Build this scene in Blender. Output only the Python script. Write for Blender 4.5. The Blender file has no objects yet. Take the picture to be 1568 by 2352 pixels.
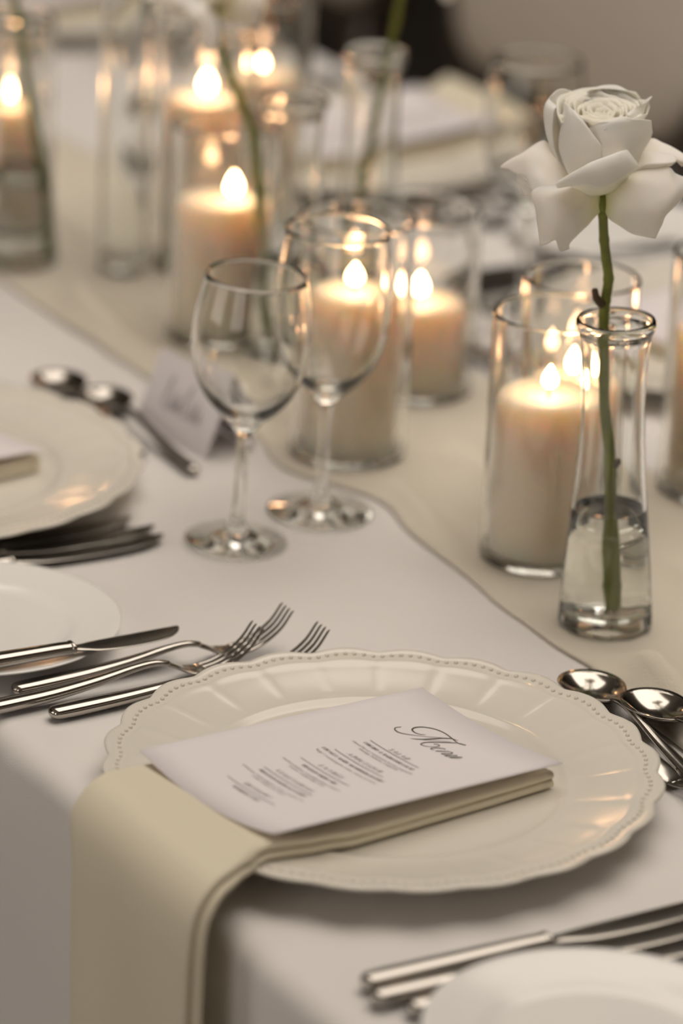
import bpy, bmesh, math, random
from mathutils import Vector, Matrix, noise
random.seed(7)
C = bpy.context.scene
COL = C.collection
PI = math.pi
ZT = 0.75                                    # table height

# ------------------------------------------------------------------ camera
cam_d = bpy.data.cameras.new('camera')
cam = bpy.data.objects.new('camera', cam_d); COL.objects.link(cam)
cam_d.sensor_fit = 'VERTICAL'; cam_d.sensor_height = 36.0; cam_d.sensor_width = 24.0
cam_d.lens = 135.0
cam_d.clip_start = 0.05; cam_d.clip_end = 60
cam_d.dof.use_dof = True
cam_d.dof.focus_distance = 2.325
cam_d.dof.aperture_fstop = 3.2
PITCH, ROLL, YAW = math.radians(21.6), math.radians(2.6), math.radians(58.3)
fw = Vector((-math.sin(YAW)*math.cos(PITCH), math.cos(YAW)*math.cos(PITCH), -math.sin(PITCH)))
r0 = Vector((math.cos(YAW), math.sin(YAW), 0)); u0 = r0.cross(fw)
rr = r0*math.cos(ROLL) + u0*math.sin(ROLL); uu = -r0*math.sin(ROLL) + u0*math.cos(ROLL)
M = Matrix((rr, uu, -fw)).transposed().to_4x4()
M.translation = Vector((1.71713, -1.09719, 1.735))
cam.matrix_world = M
C.camera = cam

# ------------------------------------------------------------------ world, exposure
w = bpy.data.worlds.new('world'); C.world = w; w.use_nodes = True
w.node_tree.nodes['Background'].inputs[0].default_value = (1.0, 0.93, 0.86, 1)
w.node_tree.nodes['Background'].inputs[1].default_value = 0.35
C.view_settings.view_transform = 'Standard'; C.view_settings.look = 'None'
C.view_settings.gamma = 1.0; C.view_settings.use_curve_mapping = False
C.view_settings.exposure = 0.0
cy = C.cycles
cy.max_bounces = 16; cy.diffuse_bounces = 4; cy.glossy_bounces = 8
cy.transmission_bounces = 16; cy.transparent_max_bounces = 64
cy.caustics_reflective = False; cy.caustics_refractive = True
cy.blur_glossy = 0.4; cy.sample_clamp_indirect = 25.0; cy.sample_clamp_direct = 0.0
cy.use_denoising = True
CEILING_LIGHT_STRENGTH = 2.85
FILL_STRENGTH = 1.9
FLAME_STRENGTH = 46.0

# ------------------------------------------------------------------ materials
def mat(name, col, rough=0.5, **kw):
    m = bpy.data.materials.new(name); m.use_nodes = True
    b = m.node_tree.nodes['Principled BSDF']
    b.inputs['Base Color'].default_value = (*col, 1); b.inputs['Roughness'].default_value = rough
    for k, v in kw.items():
        b.inputs[k.replace('_', ' ').title().replace('Ior', 'IOR')].default_value = v
    return m
def N(m, t, **kw):
    n = m.node_tree.nodes.new(t)
    for k, v in kw.items(): setattr(n, k, v)
    return n
def L(m, a, b): m.node_tree.links.new(a, b)
def bump(m, scale, strength, dist=0.001, detail=2, wave=None):
    b = m.node_tree.nodes['Principled BSDF']
    tc = N(m, 'ShaderNodeTexCoord'); nz = N(m, 'ShaderNodeTexNoise')
    nz.inputs['Scale'].default_value = scale; nz.inputs['Detail'].default_value = detail
    L(m, tc.outputs['Object'], nz.inputs['Vector'])
    bp = N(m, 'ShaderNodeBump'); bp.inputs['Strength'].default_value = strength; bp.inputs['Distance'].default_value = dist
    L(m, nz.outputs['Fac'], bp.inputs['Height']); L(m, bp.outputs['Normal'], b.inputs['Normal'])
    return nz
def vary(m, c1, c2, scale, detail=3):
    b = m.node_tree.nodes['Principled BSDF']
    tc = N(m, 'ShaderNodeTexCoord'); nz = N(m, 'ShaderNodeTexNoise'); nz.inputs['Scale'].default_value = scale; nz.inputs['Detail'].default_value = detail
    L(m, tc.outputs['Object'], nz.inputs['Vector'])
    cr = N(m, 'ShaderNodeValToRGB'); cr.color_ramp.elements[0].color = (*c1, 1); cr.color_ramp.elements[1].color = (*c2, 1)
    cr.color_ramp.elements[0].position = 0.3; cr.color_ramp.elements[1].position = 0.7
    L(m, nz.outputs['Fac'], cr.inputs['Fac']); L(m, cr.outputs['Color'], b.inputs['Base Color'])

CLOTH = mat('table_linen', (0.80, 0.77, 0.75), 0.85); bump(CLOTH, 900, 0.25, 0.0004)
CLOTH.node_tree.nodes['Principled BSDF'].inputs['Sheen Weight'].default_value = 0.12
RUN = mat('gauze', (0.70, 0.645, 0.54), 0.9); bump(RUN, 500, 0.5, 0.0006)
NAP = mat('napkin_satin', (0.76, 0.70, 0.55), 0.7); bump(NAP, 1500, 0.15, 0.0003)
CARD = mat('card_paper', (0.83, 0.785, 0.80), 0.7)
INK = mat('ink', (0.045, 0.035, 0.012), 0.5)
INK_GREY = mat('grey_ink', (0.33, 0.31, 0.32), 0.6)
PORC = mat('cream_porcelain', (0.78, 0.745, 0.665), 0.15)
WPORC = mat('white_porcelain', (0.90, 0.885, 0.86), 0.15)
STEEL = mat('steel', (0.45, 0.42, 0.385), 0.14, metallic=1.0)
STEEL2 = mat('blade_steel', (0.38, 0.355, 0.32), 0.2, metallic=1.0)
WAX = mat('wax', (0.90, 0.80, 0.655), 0.45, subsurface_weight=1.0)
_b = WAX.node_tree.nodes['Principled BSDF']; _b.inputs['Subsurface Radius'].default_value = (1.0, 0.6, 0.33); _b.inputs['Subsurface Scale'].default_value = 0.035
WICK = mat('wick', (0.05, 0.035, 0.03), 0.9)
PETAL = mat('petal', (0.87, 0.855, 0.76), 0.5, subsurface_weight=0.5); PETAL_GRAD = True
_b = PETAL.node_tree.nodes['Principled BSDF']; _b.inputs['Subsurface Radius'].default_value = (1.0, 0.9, 0.6); _b.inputs['Subsurface Scale'].default_value = 0.006
STEM_M = mat('stem_green', (0.12, 0.17, 0.03), 0.45); vary(STEM_M, (0.125, 0.145, 0.014), (0.20, 0.225, 0.022), 60)
THORN_M = mat('dry_nub', (0.10, 0.065, 0.035), 0.7)
WOOD = mat('dark_wood', (0.035, 0.024, 0.016), 0.4); vary(WOOD, (0.03, 0.02, 0.013), (0.05, 0.034, 0.022), 12)
UPH = mat('upholstery', (0.66, 0.60, 0.53), 0.9); bump(UPH, 700, 0.3, 0.0005)
FLOOR = mat('carpet', (0.05, 0.042, 0.034), 0.95); vary(FLOOR, (0.04, 0.034, 0.027), (0.065, 0.054, 0.043), 30)
WALL = mat('wall_plaster', (0.72, 0.66, 0.59), 0.9); bump(WALL, 60, 0.1, 0.001)
CEIL = mat('ceiling_plaster', (0.62, 0.57, 0.51), 0.9)
PANELLING = mat('dark_panelling', (0.085, 0.058, 0.038), 0.6); vary(PANELLING, (0.07, 0.047, 0.03), (0.10, 0.07, 0.047), 6)
TRIM = mat('trim_paint', (0.78, 0.75, 0.71), 0.5)

_nt = PETAL.node_tree
_tc = N(PETAL, 'ShaderNodeTexCoord'); _ds = N(PETAL, 'ShaderNodeVectorMath', operation='DISTANCE'); L(PETAL, _tc.outputs['Object'], _ds.inputs[0])
_ds.inputs[1].default_value = (0.0100, -0.0020, -0.0190)        # calyx, in bloom coordinates
_cr = N(PETAL, 'ShaderNodeValToRGB'); _e = _cr.color_ramp.elements
_e[0].position = 0.006; _e[0].color = (0.66, 0.68, 0.30, 1); _e[1].position = 0.034; _e[1].color = (0.95, 0.915, 0.80, 1)
_m = _e.new(0.018); _m.color = (0.88, 0.87, 0.66, 1)
L(PETAL, _ds.outputs['Value'], _cr.inputs['Fac']); L(PETAL, _cr.outputs['Color'], _b.inputs['Base Color'])
bump(PETAL, 260, 0.12, 0.0004)
def glass(name, col=(1, 1, 1), ior=1.47):
    m = bpy.data.materials.new(name); m.use_nodes = True; nt = m.node_tree
    nt.nodes.remove(nt.nodes['Principled BSDF'])
    g = N(m, 'ShaderNodeBsdfGlass'); g.inputs['Color'].default_value = (*col, 1); g.inputs['IOR'].default_value = ior; g.inputs['Roughness'].default_value = 0.0
    L(m, g.outputs[0], nt.nodes['Material Output'].inputs['Surface']); return m
GLASS = glass('clear_glass', (0.985, 0.985, 0.975))
CYL = glass('cylinder_glass', (0.99, 0.99, 0.983), 1.49)
BOTTLE = glass('bottle_glass', (0.992, 0.996, 0.988), 1.5)
WATER = glass('water', (0.997, 0.999, 0.995), 1.33)
def emit(name, col, s):
    m = bpy.data.materials.new(name); m.use_nodes = True; nt = m.node_tree
    nt.nodes.remove(nt.nodes['Principled BSDF'])
    e = N(m, 'ShaderNodeEmission'); e.inputs[0].default_value = (*col, 1); e.inputs[1].default_value = s
    L(m, e.outputs[0], nt.nodes['Material Output'].inputs['Surface']); return m
FLAME = emit('flame', (1.0, 0.53, 0.26), FLAME_STRENGTH)
FILL = emit('fill_glow', (1.0, 0.90, 0.80), FILL_STRENGTH)  # glow of the added fill panes behind the camera
PANEL = emit('light_panel', (1.0, 0.90, 0.79), CEILING_LIGHT_STRENGTH)

# ------------------------------------------------------------------ helpers
def obj(name, verts, faces, m, parent=None, smooth=True):
    me = bpy.data.meshes.new(name); me.from_pydata([tuple(v) for v in verts], [], faces); me.update()
    bm = bmesh.new(); bm.from_mesh(me); bmesh.ops.recalc_face_normals(bm, faces=bm.faces[:]); bm.to_mesh(me); bm.free()
    if smooth:
        for p in me.polygons: p.use_smooth = True
    me.materials.append(m)
    o = bpy.data.objects.new(name, me); COL.objects.link(o)
    if parent: o.parent = parent
    return o
def sheet(name, verts, faces, m, parent=None, thick=None, flip=False, smooth=True, offset=-1):
    me = bpy.data.meshes.new(name); me.from_pydata([tuple(v) for v in verts], [], [tuple(reversed(f)) for f in faces] if flip else faces); me.update()
    if smooth:
        for p in me.polygons: p.use_smooth = True
    me.materials.append(m)
    o = bpy.data.objects.new(name, me); COL.objects.link(o)
    if parent: o.parent = parent
    if thick:
        s = o.modifiers.new('solid', 'SOLIDIFY'); s.thickness = thick; s.offset = offset
    return o
def tag(o, label=None, cat=None, group=None, kind=None):
    if label: o['label'] = label
    if cat: o['category'] = cat
    if group: o['group'] = group
    if kind: o['kind'] = kind
    return o
def thing(name, label, cat, loc=(0, 0, 0), rz=0, group=None):
    o = bpy.data.objects.new(name, None); COL.objects.link(o); o.empty_display_size = 0.03
    o.location = loc; o.rotation_euler = (0, 0, rz)
    return tag(o, label, cat, group)
def dup(root, loc, rz=None, label=None, group=None):
    def cp(o, par):
        c = o.copy(); COL.objects.link(c)
        if par: c.parent = par
        for ch in list(o.children): cp(ch, c)
        return c
    r = cp(root, None); r.location = loc
    if rz is not None: r.rotation_euler = (0, 0, rz)
    if label: r['label'] = label
    if group: r['group'] = group
    return r
def grid_faces(nu, nv, closed_u=False):
    f = []
    for j in range(nv-1):
        for i in range(nu if closed_u else nu-1):
            a, b = j*nu+i, j*nu+(i+1) % nu
            f.append((a, b, b+nu, a+nu))
    return f
def lathe(profile, n=48, fr=None, fz=None):
    vs, fs = [], []; rings = []
    for r, z in profile:
        if r < 1e-6:
            rings.append([len(vs)]); vs.append((0, 0, z)); continue
        ring = []
        for i in range(n):
            a = 2*PI*i/n
            R = r*(fr(a, r, z) if fr else 1); Z = z+(fz(a, r, z) if fz else 0)
            ring.append(len(vs)); vs.append((R*math.cos(a), R*math.sin(a), Z))
        rings.append(ring)
    for A, B in zip(rings, rings[1:]):
        if len(A) == 1 and len(B) == 1: continue
        for i in range(n):
            j = (i+1) % n
            if len(A) == 1: fs.append((A[0], B[i], B[j]))
            elif len(B) == 1: fs.append((A[i], B[0], A[j]))
            else: fs.append((A[i], B[i], B[j], A[j]))
    return vs, fs
def crom(p, n):
    """Catmull-Rom through the points, n samples per span"""
    p = [Vector(q) for q in p]; out = []
    P = [2*p[0]-p[1]]+p+[2*p[-1]-p[-2]]
    for i in range(1, len(P)-2):
        for k in range(n):
            t = k/n; a, b, c, d = P[i-1], P[i], P[i+1], P[i+2]
            out.append(0.5*((2*b)+(c-a)*t+(2*a-5*b+4*c-d)*t*t+(3*b-a-3*c+d)*t**3))
    out.append(p[-1]); return out
def loft(sections):
    """closed rings of equal count, capped with fans"""
    n = len(sections[0]); vs = [v for s in sections for v in s]; fs = grid_faces(n, len(sections), True)
    for k, s in ((0, sections[0]), (len(sections)-1, sections[-1])):
        c = sum((Vector(v) for v in s), Vector())/n; vs.append(c); ci = len(vs)-1
        for i in range(n): fs.append((ci, k*n+i, k*n+(i+1) % n))
    return vs, fs
def tube(pts, radii, n=10):
    pts = [Vector(p) for p in pts]; secs = []; up = Vector((0.3, 0.1, 1)).normalized()
    for i, p in enumerate(pts):
        t = (pts[min(i+1, len(pts)-1)]-pts[max(i-1, 0)]).normalized()
        a = t.cross(Vector((1, 0, 0)) if abs(t.x) < 0.8 else Vector((0, 1, 0))).normalized(); b = t.cross(a)
        r = radii[i] if hasattr(radii, '__len__') else radii
        secs.append([p+r*(math.cos(2*PI*k/n)*a+math.sin(2*PI*k/n)*b) for k in range(n)])
    return loft(secs)
def bar(spec, n=16, sq=2.6):
    """flat bar along +Y: spec rows (y, x centre, z centre, width, thickness); smooth superellipse section"""
    rows = crom([Vector((0, 0, 0)) for _ in range(2)], 1) and spec
    secs = []
    for y, x, z, wd, th in rows:
        s = []
        for k in range(n):
            a = 2*PI*k/n; ca, sa = math.cos(a), math.sin(a)
            s.append(Vector((x+wd/2*math.copysign(abs(ca)**(2/sq), ca), y, z+th/2*math.copysign(abs(sa)**(2/sq), sa))))
        secs.append(s)
    return loft(secs)
def dense(spec, n=5):
    """resample rows of 5 numbers with Catmull-Rom"""
    out = []; P = [spec[0]]+list(spec)+[spec[-1]]
    for i in range(1, len(P)-2):
        for k in range(n):
            t = k/n; q = []
            for c in range(5):
                a, b, cc, d = P[i-1][c], P[i][c], P[i+1][c], P[i+2][c]
                q.append(0.5*((2*b)+(cc-a)*t+(2*a-5*b+4*cc-d)*t*t+(3*b-a-3*cc+d)*t**3))
            q[3] = max(q[3], 3e-4); q[4] = max(q[4], 3e-4); out.append(tuple(q))
    out.append(spec[-1]); return out
def patch(net, nu, nv):
    rows = [crom(r, nu) for r in net]; cols = list(zip(*rows))
    cc = [crom(c, nv) for c in cols]           # per column list along v
    nU, nV = len(cc), len(cc[0])
    vs = [cc[i][j] for j in range(nV) for i in range(nU)]
    return vs, grid_faces(nU, nV)
def merge(*parts):
    vs, fs = [], []
    for v, f in parts:
        o = len(vs); vs += [Vector(q) for q in v]; fs += [tuple(i+o for i in g) for g in f]
    return vs, fs
def box(x0, x1, y0, y1, z0, z1, bev=0.0):
    v = [(x, y, z) for z in (z0, z1) for y in (y0, y1) for x in (x0, x1)]
    f = [(0, 2, 3, 1), (4, 5, 7, 6), (0, 1, 5, 4), (2, 6, 7, 3), (0, 4, 6, 2), (1, 3, 7, 5)]
    return v, f
def boxo(name, dims, m, parent=None, bev=0.004):
    o = obj(name, *box(*dims), m, parent, smooth=False)
    if bev:
        b = o.modifiers.new('bevel', 'BEVEL'); b.width = bev; b.segments = 2
    return o
def sm(a, b, x): t = min(1, max(0, (x-a)/(b-a))); return t*t*(3-2*t)
def struct(o): o['kind'] = 'structure'; return o

# ------------------------------------------------------------------ the room
RX0, RX1, RY0, RY1, RH = -6.5, 4.0, -3.5, 5.5, 3.1
struct(boxo('floor', (RX0, RX1, RY0, RY1, -0.1, 0), FLOOR, bev=0))
struct(boxo('ceiling', (RX0, RX1, RY0, RY1, RH, RH+0.1), CEIL, bev=0))
struct(boxo('wall_back', (RX0, RX1, RY1, RY1+0.1, 0, RH), PANELLING, bev=0))
struct(boxo('wall_front', (RX0, RX1, RY0-0.1, RY0, 0, RH), WALL, bev=0))
struct(boxo('wall_left', (RX0-0.1, RX0, RY0, RY1, 0, RH), PANELLING, bev=0))
struct(boxo('wall_right', (RX1, RX1+0.1, RY0, RY1, 0, RH), WALL, bev=0))
struct(boxo('baseboard_back', (RX0, RX1, RY1-0.02, RY1, 0, 0.12), TRIM))
struct(boxo('baseboard_left', (RX0, RX0+0.02, RY0, RY1-0.02, 0, 0.12), TRIM))
def ceiling_light(x, y, sx, sy, label):
    t = thing('ceiling_light', label, 'light', (x, y, RH))
    f = merge(box(-sx/2-.05, sx/2+.05, -sy/2-.05, -sy/2, -.06, 0), box(-sx/2-.05, sx/2+.05, sy/2, sy/2+.05, -.06, 0),
              box(-sx/2-.05, -sx/2, -sy/2, sy/2, -.06, 0), box(sx/2, sx/2+.05, -sy/2, sy/2, -.06, 0))
    obj('frame', *f, TRIM, t, smooth=False)
    obj('diffuser', *box(-sx/2, sx/2, -sy/2, sy/2, -.045, -.035), PANEL, t, smooth=False)
ceiling_light(-0.55, 0.85, 2.8, 2.2, 'large luminous ceiling panel over the dining table')
def fill_window(n, x0, x1, z0, z1):
    """framed glowing panes, added on the unseen front wall as fill light"""
    f = struct(obj('fill_window_%d' % n, *merge(box(x0-.06, x0, RY0, RY0+.05, z0-.06, z1+.06), box(x1, x1+.06, RY0, RY0+.05, z0-.06, z1+.06), box(x0, x1, RY0, RY0+.05, z1, z1+.06), box(x0, x1, RY0, RY0+.05, z0-.06, z0), box((x0+x1)/2-.02, (x0+x1)/2+.02, RY0, RY0+.04, z0, z1)), TRIM, smooth=False))
    for a_, b_ in ((x0, (x0+x1)/2-.02), ((x0+x1)/2+.02, x1)):
        obj('fill_pane', *box(a_, b_, RY0+.004, RY0+.012, z0, z1), FILL, f, smooth=False)
fill_window(1, -2.6, -0.6, .7, 2.7)
fill_window(2, 0.6, 2.6, .7, 2.7)

# ------------------------------------------------------------------ table and cloths
TX0, TX1, TY0, TY1 = -3.3, 1.0, -0.148, 0.815
tb = thing('dining_table', 'long banquet table hidden under a white tablecloth', 'table', ((TX0+TX1)/2, (TY0+TY1)/2, 0))
hx, hy = (TX1-TX0)/2, (TY1-TY0)/2
boxo('tabletop', (-hx, hx, -hy, hy, .715, .745), WOOD, tb)
for sx in (-1, 0, 1):
    for sy in (-1, 1):
        boxo('leg', (sx*(hx-.12)-.03, sx*(hx-.12)+.03, sy*(hy-.1)-.03, sy*(hy-.1)+.03, 0, .715), WOOD, tb)

def nz3(x, y, z): return noise.noise(Vector((x, y, z)))
def cloth_axis(a0, a1, step, drop):
    """(pos, depth below top, outward sign) along an axis with drops past both ends; rounded edge"""
    R = 0.016; out = []
    for k in range(10, 0, -1): out.append((a0-R-.002, R+drop*k/10, -1))
    for k in range(6): 
        t = PI/2*(1-k/6); out.append((a0-R*math.sin(t), R*(1-math.cos(t)), -1))
    n = int((a1-a0)/step)
    for k in range(n+1): out.append((a0+(a1-a0)*k/n, 0.0, 0))
    for k in range(1, 7):
        t = PI/2*k/6; out.append((a1+R*math.sin(t), R*(1-math.cos(t)), 1))
    for k in range(1, 11): out.append((a1+R+.002, R+drop*k/10, 1))
    return out
X = cloth_axis(TX0, TX1, 0.02, 0.55); Y = cloth_axis(TY0, TY1, 0.02, 0.55)
vs = []
for (y, dy, sy) in Y:
    for (x, dx, sx) in X:
        d = max(dx, dy); px, py = x, y
        if sy and d > 0:
            g = min(1, d/0.45)
            fold = 0.5+0.5*math.sin(x*17+1.3*math.sin(x*5.3)+1.1)
            f = g*(0.020*fold*fold+0.010*nz3(x*6, d*2, 4.0)) + 0.003*min(1, d/.05)*nz3(x*20, d*5, 1)
            crease = 0.006*math.exp(-((x+0.148+0.35*d)/0.009)**2)*min(1, d/.02)*math.exp(-d/.16)
            py += sy*(f+crease)
        if sx and d > 0: px += sx*min(1, d/.25)*0.03*(0.5+0.5*math.sin(y*15))
        z = ZT-d
        if d == 0: z += 0.0006*nz3(x*9, y*9, 0) + 0.0006*max(0, nz3(x*3+y*5, y*4-x*2, 5.5))
        vs.append((px, py, z))
tc = sheet('tablecloth', vs, grid_faces(len(X), len(Y)), CLOTH, thick=0.0012)
tag(tc, 'white linen tablecloth draped over the long table', 'tablecloth')

# candle cylinders, vases: where they stand (x, y) on the runner
GLASSES = [(-.268, .287), (-.494, .271), (-.587, .391), (-.757, .309), (-.920, .385), (-1.072, .278), (-1.0, .483), (-.325, .358), (-.321, .473),
           (-.1525, .263), (-.683, .328), (-.7815, .458), (-.983, .249), (-.9295, .316)]
def calm(x, y):
    return min(1.0, max(0.0, (min(math.hypot(x-a, y-b) for a, b in GLASSES)-.046)/.05))
vs = []; nx, ny = 420, 44
for j in range(ny):
    v = j/(ny-1)
    for i in range(nx):
        x = -3.2+4.15*i/(nx-1)
        e0 = .213+.008*nz3(x*5, 2, 0)+.004*nz3(x*17, 5, 0)+.012*math.exp(-((x+.3)/.1)**2)+.026*math.exp(-((x+.405)/.05)**2)+.014*math.exp(-((x+.56)/.06)**2); e1 = .452+.010*nz3(x*5, 9, 0)+.005*nz3(x*15, 3, 0)
        if x > -.1: e0 -= .035*min(1, (x+.1)/.25)
        y = e0+(e1-e0)*v
        c = calm(x, y)
        wv = abs(nz3(x*7+y*9, y*26+x*3, 1.7)); wv2 = abs(nz3(x*13-y*7, y*40, 8.1))
        edge = min(v, 1-v)
        bunch = 1.6*math.exp(-((x+.86)/.13)**2)*math.exp(-((y-.255)/.05)**2)+1.9*math.exp(-((x+.03)/.06)**2)*math.exp(-((y-.235)/.03)**2)
        z = ZT+.0026+c*sm(0, .12, edge)*(.011*wv*wv*4+.005*wv2+.012*bunch*(0.5+nz3(x*22, y*30, 3)))
        vs.append((x, y, z))
rn = sheet('table_runner', vs, grid_faces(nx, ny), RUN, thick=0.0008)
tag(rn, 'cream gauze runner laid crinkled along the middle of the white tablecloth', 'table runner')

# ------------------------------------------------------------------ scalloped charger plates
NL = 24
def lobe(a): return math.sqrt(math.sin(NL/2*a)**2+.012)       # cusps at zeros
def ch_fr(a, r, z): return 1-.026*(1-lobe(a))*sm(.135, .165, r)
def ch_fz(a, r, z):
    if z < .008 and r < .12: return 0
    ridge = math.exp(-((math.sin(NL/2*a))/.22)**2)
    return .0005*ridge*sm(.113, .122, r)*(1-sm(.142, .152, r)) + .0011*(lobe(a)-.6)*sm(.14, .165, r)
prof = [(0, .0105), (.04, .0105), (.08, .0106), (.097, .0108), (.102, .0112), (.1055, .0122), (.108, .0136), (.1095, .0139), (.111, .0137), (.114, .0138), (.118, .0144), (.123, .0153), (.129, .0165),
        (.135, .0178), (.141, .019), (.146, .0199), (.1485, .0207), (.150, .0209), (.1515, .0206), (.154, .0208), (.157, .0211), (.1595, .0213), (.161, .0218), (.163, .0222), (.1647, .0217), (.1652, .0208), (.1642, .0198), (.160, .0185),
        (.150, .0165), (.138, .0138), (.125, .0108), (.113, .0075), (.104, .0045), (.099, .0022), (.097, .0006), (.0955, 0), (.093, .0005), (.091, .0035), (.06, .0045), (0, .0048)]
def charger(label, loc, grp='scalloped charger plates'):
    t = thing('charger_plate', label, 'plate', loc, group=grp)
    obj('dish', *lathe(prof, 288, ch_fr, ch_fz), PORC, t)
    bm = bmesh.new()
    nb = NL*7
    for k in range(nb):
        a = 2*PI*(k+.5)/nb; r = .1563*(1-.026*(1-lobe(a))*.8)
        bmesh.ops.create_icosphere(bm, subdivisions=2, radius=.0014, matrix=Matrix.Translation((r*math.cos(a), r*math.sin(a), .0213+.0011*(lobe(a)-.6)*.8)))
    me = bpy.data.meshes.new('bead_border'); bm.to_mesh(me); bm.free()
    for p in me.polygons: p.use_smooth = True
    me.materials.append(PORC)
    o = bpy.data.objects.new('bead_border', me); COL.objects.link(o); o.parent = t; o['kind'] = 'stuff'
    return t
ZC = ZT+.0008
ch0 = charger('cream scalloped charger plate in the foreground under the menu and draped napkin', (0, 0, ZC))
dup(ch0, (-.573, -.040, ZC), .1, 'blurred cream charger plate cut by the left edge beside the place card')
dup(ch0, (-1.14, .65, ZC), .05, 'out of focus charger plate across the table behind the candles, upper middle')
dup(ch0, (-1.71, .65, ZC), .12, 'faint charger plate across the table at the top left corner')
dup(ch0, (-.57, .65, ZC), .02, 'charger plate across the table behind the rose vase at the right')

# ------------------------------------------------------------------ napkins
PTOP = [(r, z) for r, z in prof[:prof.index((.1652, .0208))]]
def plate_top(r):
    for (r1, z1), (r2, z2) in zip(PTOP, PTOP[1:]):
        if r1 <= r <= r2: return z1+(z2-z1)*(r-r1)/max(1e-6, r2-r1)
    return 0
def napkin(label, loc, rz=0):
    t = thing('napkin', label, 'napkin', loc, rz, 'folded cream napkins')
    # rows: left edge x, right edge x, y, z (centre of the lower fold), normal angle (0 = up, 90 = towards the diner)
    rows = [(-.067, .057, .083, .0135, 0), (-.064, .0605, .05, .0135, 0), (-.058, .066, 0, .0135, 0), (-.0535, .0715, -.05, .0137, 0), (-.050, .076, -.095, .0150, -3), (-.046, .083, -.125, .0190, -6),
            (-.042, .095, -.146, .0232, -4), (-.038, .107, -.160, .0258, 6), (-.035, .113, -.170, .0252, 24), (-.0325, .117, -.178, .0200, 48), (-.0305, .1195, -.184, .0110, 68), (-.0195, .1225, -.1875, -.004, 80), (-.0135, .1255, -.1895, -.035, 87),
            (-.005, .128, -.191, -.08, 88), (.008, .130, -.192, -.15, 89), (.019, .1315, -.193, -.23, 90), (.029, .1325, -.1935, -.31, 90)]
    for layer, (z0, th, inset) in enumerate(((0, .0050, .0), (.0052, .0048, .0008))):
        secs = []
        dn = crom([(r[0]+inset, r[1]-inset*.6-(.004 if layer else 0)*sm(.1, .2, -r[2]), r[2]) for r in rows], 3); dz = crom([(r[3], r[4], 0) for r in rows], 3)
        for (xl, xr, y), (zc, an, _) in zip(dn, dz):
            an = math.radians(an); nn = Vector((0, -math.sin(an), math.cos(an)))
            c = Vector((0, y, zc+.0015*sm(.0, .012, zc))); s = []
            hang = sm(.03, -.2, zc)
            nW = 26
            wave = lambda q: hang*(.004*math.sin(q*9+.5)+.003*math.sin(q*4-zc*9)+.004) + .0008*nz3(q*4, y*14, layer*3.3)*(1-hang)
            prof2 = [(xl+th/2+(xr-xl-th)*k/nW, th/2) for k in range(nW+1)]
            prof2 += [(xr-th/2+th/2*math.sin(PI*k/6), th/2*math.cos(PI*k/6)) for k in range(1, 6)]
            prof2 += [(xr-th/2-(xr-xl-th)*k/nW, -th/2) for k in range(nW+1)]
            prof2 += [(xl+th/2-th/2*math.sin(PI*k/6), -th/2*math.cos(PI*k/6)) for k in range(1, 6)]
            for x_, h_ in prof2:
                q = (x_-xl)/(xr-xl); ys = y+(x_-.06)*.14*sm(-.13, -.07, y)
                lift = max(0, plate_top(math.hypot(x_, ys))+.0017-(zc+.0015*sm(.0, .012, zc)-.0025)) if an > -.2 and an < .3 else 0
                s.append(Vector((x_, (x_-.06)*.14*sm(-.13, -.07, y), 0))+c+nn*(z0+h_+wave(q))+Vector((0, 0, lift)))
            secs.append(s)
        obj('folded_layer', *loft(secs), NAP, t)
    return t
nk0 = napkin('cream satin napkin on the foreground charger, hanging over the table edge', (0, 0, ZT))
dup(nk0, (-.581, -.045, ZT), .05, 'cream napkin end on the blurred left charger plate')
dup(nk0, (-1.14, .66, ZT), PI, 'folded napkin on the charger across the table, upper middle')
dup(nk0, (-1.71, .66, ZT), PI, 'folded napkin on the far charger at the top left')
dup(nk0, (-.57, .66, ZT), PI, 'folded napkin on the far charger behind the rose vase')

# ------------------------------------------------------------------ menu card
CB = [Vector((-0.0481, -0.1364, 0.0375)), Vector((0.0801, -0.1201, 0.0375)), Vector((-0.0684, 0.0690, 0.0290)), Vector((0.0586, 0.0866, 0.0290))]
def card_pt(u, v, lift=0.0):
    p = (CB[0]*(1-u)+CB[1]*u)*(1-v)+(CB[2]*(1-u)+CB[3]*u)*v
    s = .0085*(1-v)+.0045*v
    return p+Vector((0, 0, s*((2*u-1)**2-1)+lift))
CWD, CHT = .1285, .2075
def ribbon(pts, widths):
    """pts in card metres (x right, y up); returns flat strip in card metres"""
    vs = []; n = len(pts)
    for i, p in enumerate(pts):
        t = (pts[min(i+1, n-1)]-pts[max(i-1, 0)]); t = Vector((t.x, t.y, 0)).normalized() if t.length > 0 else Vector((1, 0, 0))
        nn = Vector((-t.y, t.x, 0)); wd = widths[i]/2
        vs += [p+nn*wd, p-nn*wd]
    return vs, [(2*i, 2*i+1, 2*i+3, 2*i+2) for i in range(n-1)]
def oncard(vs, lift=.00025): return [card_pt(v[0]/CWD, v[1]/CHT, lift) for v in vs]
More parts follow.
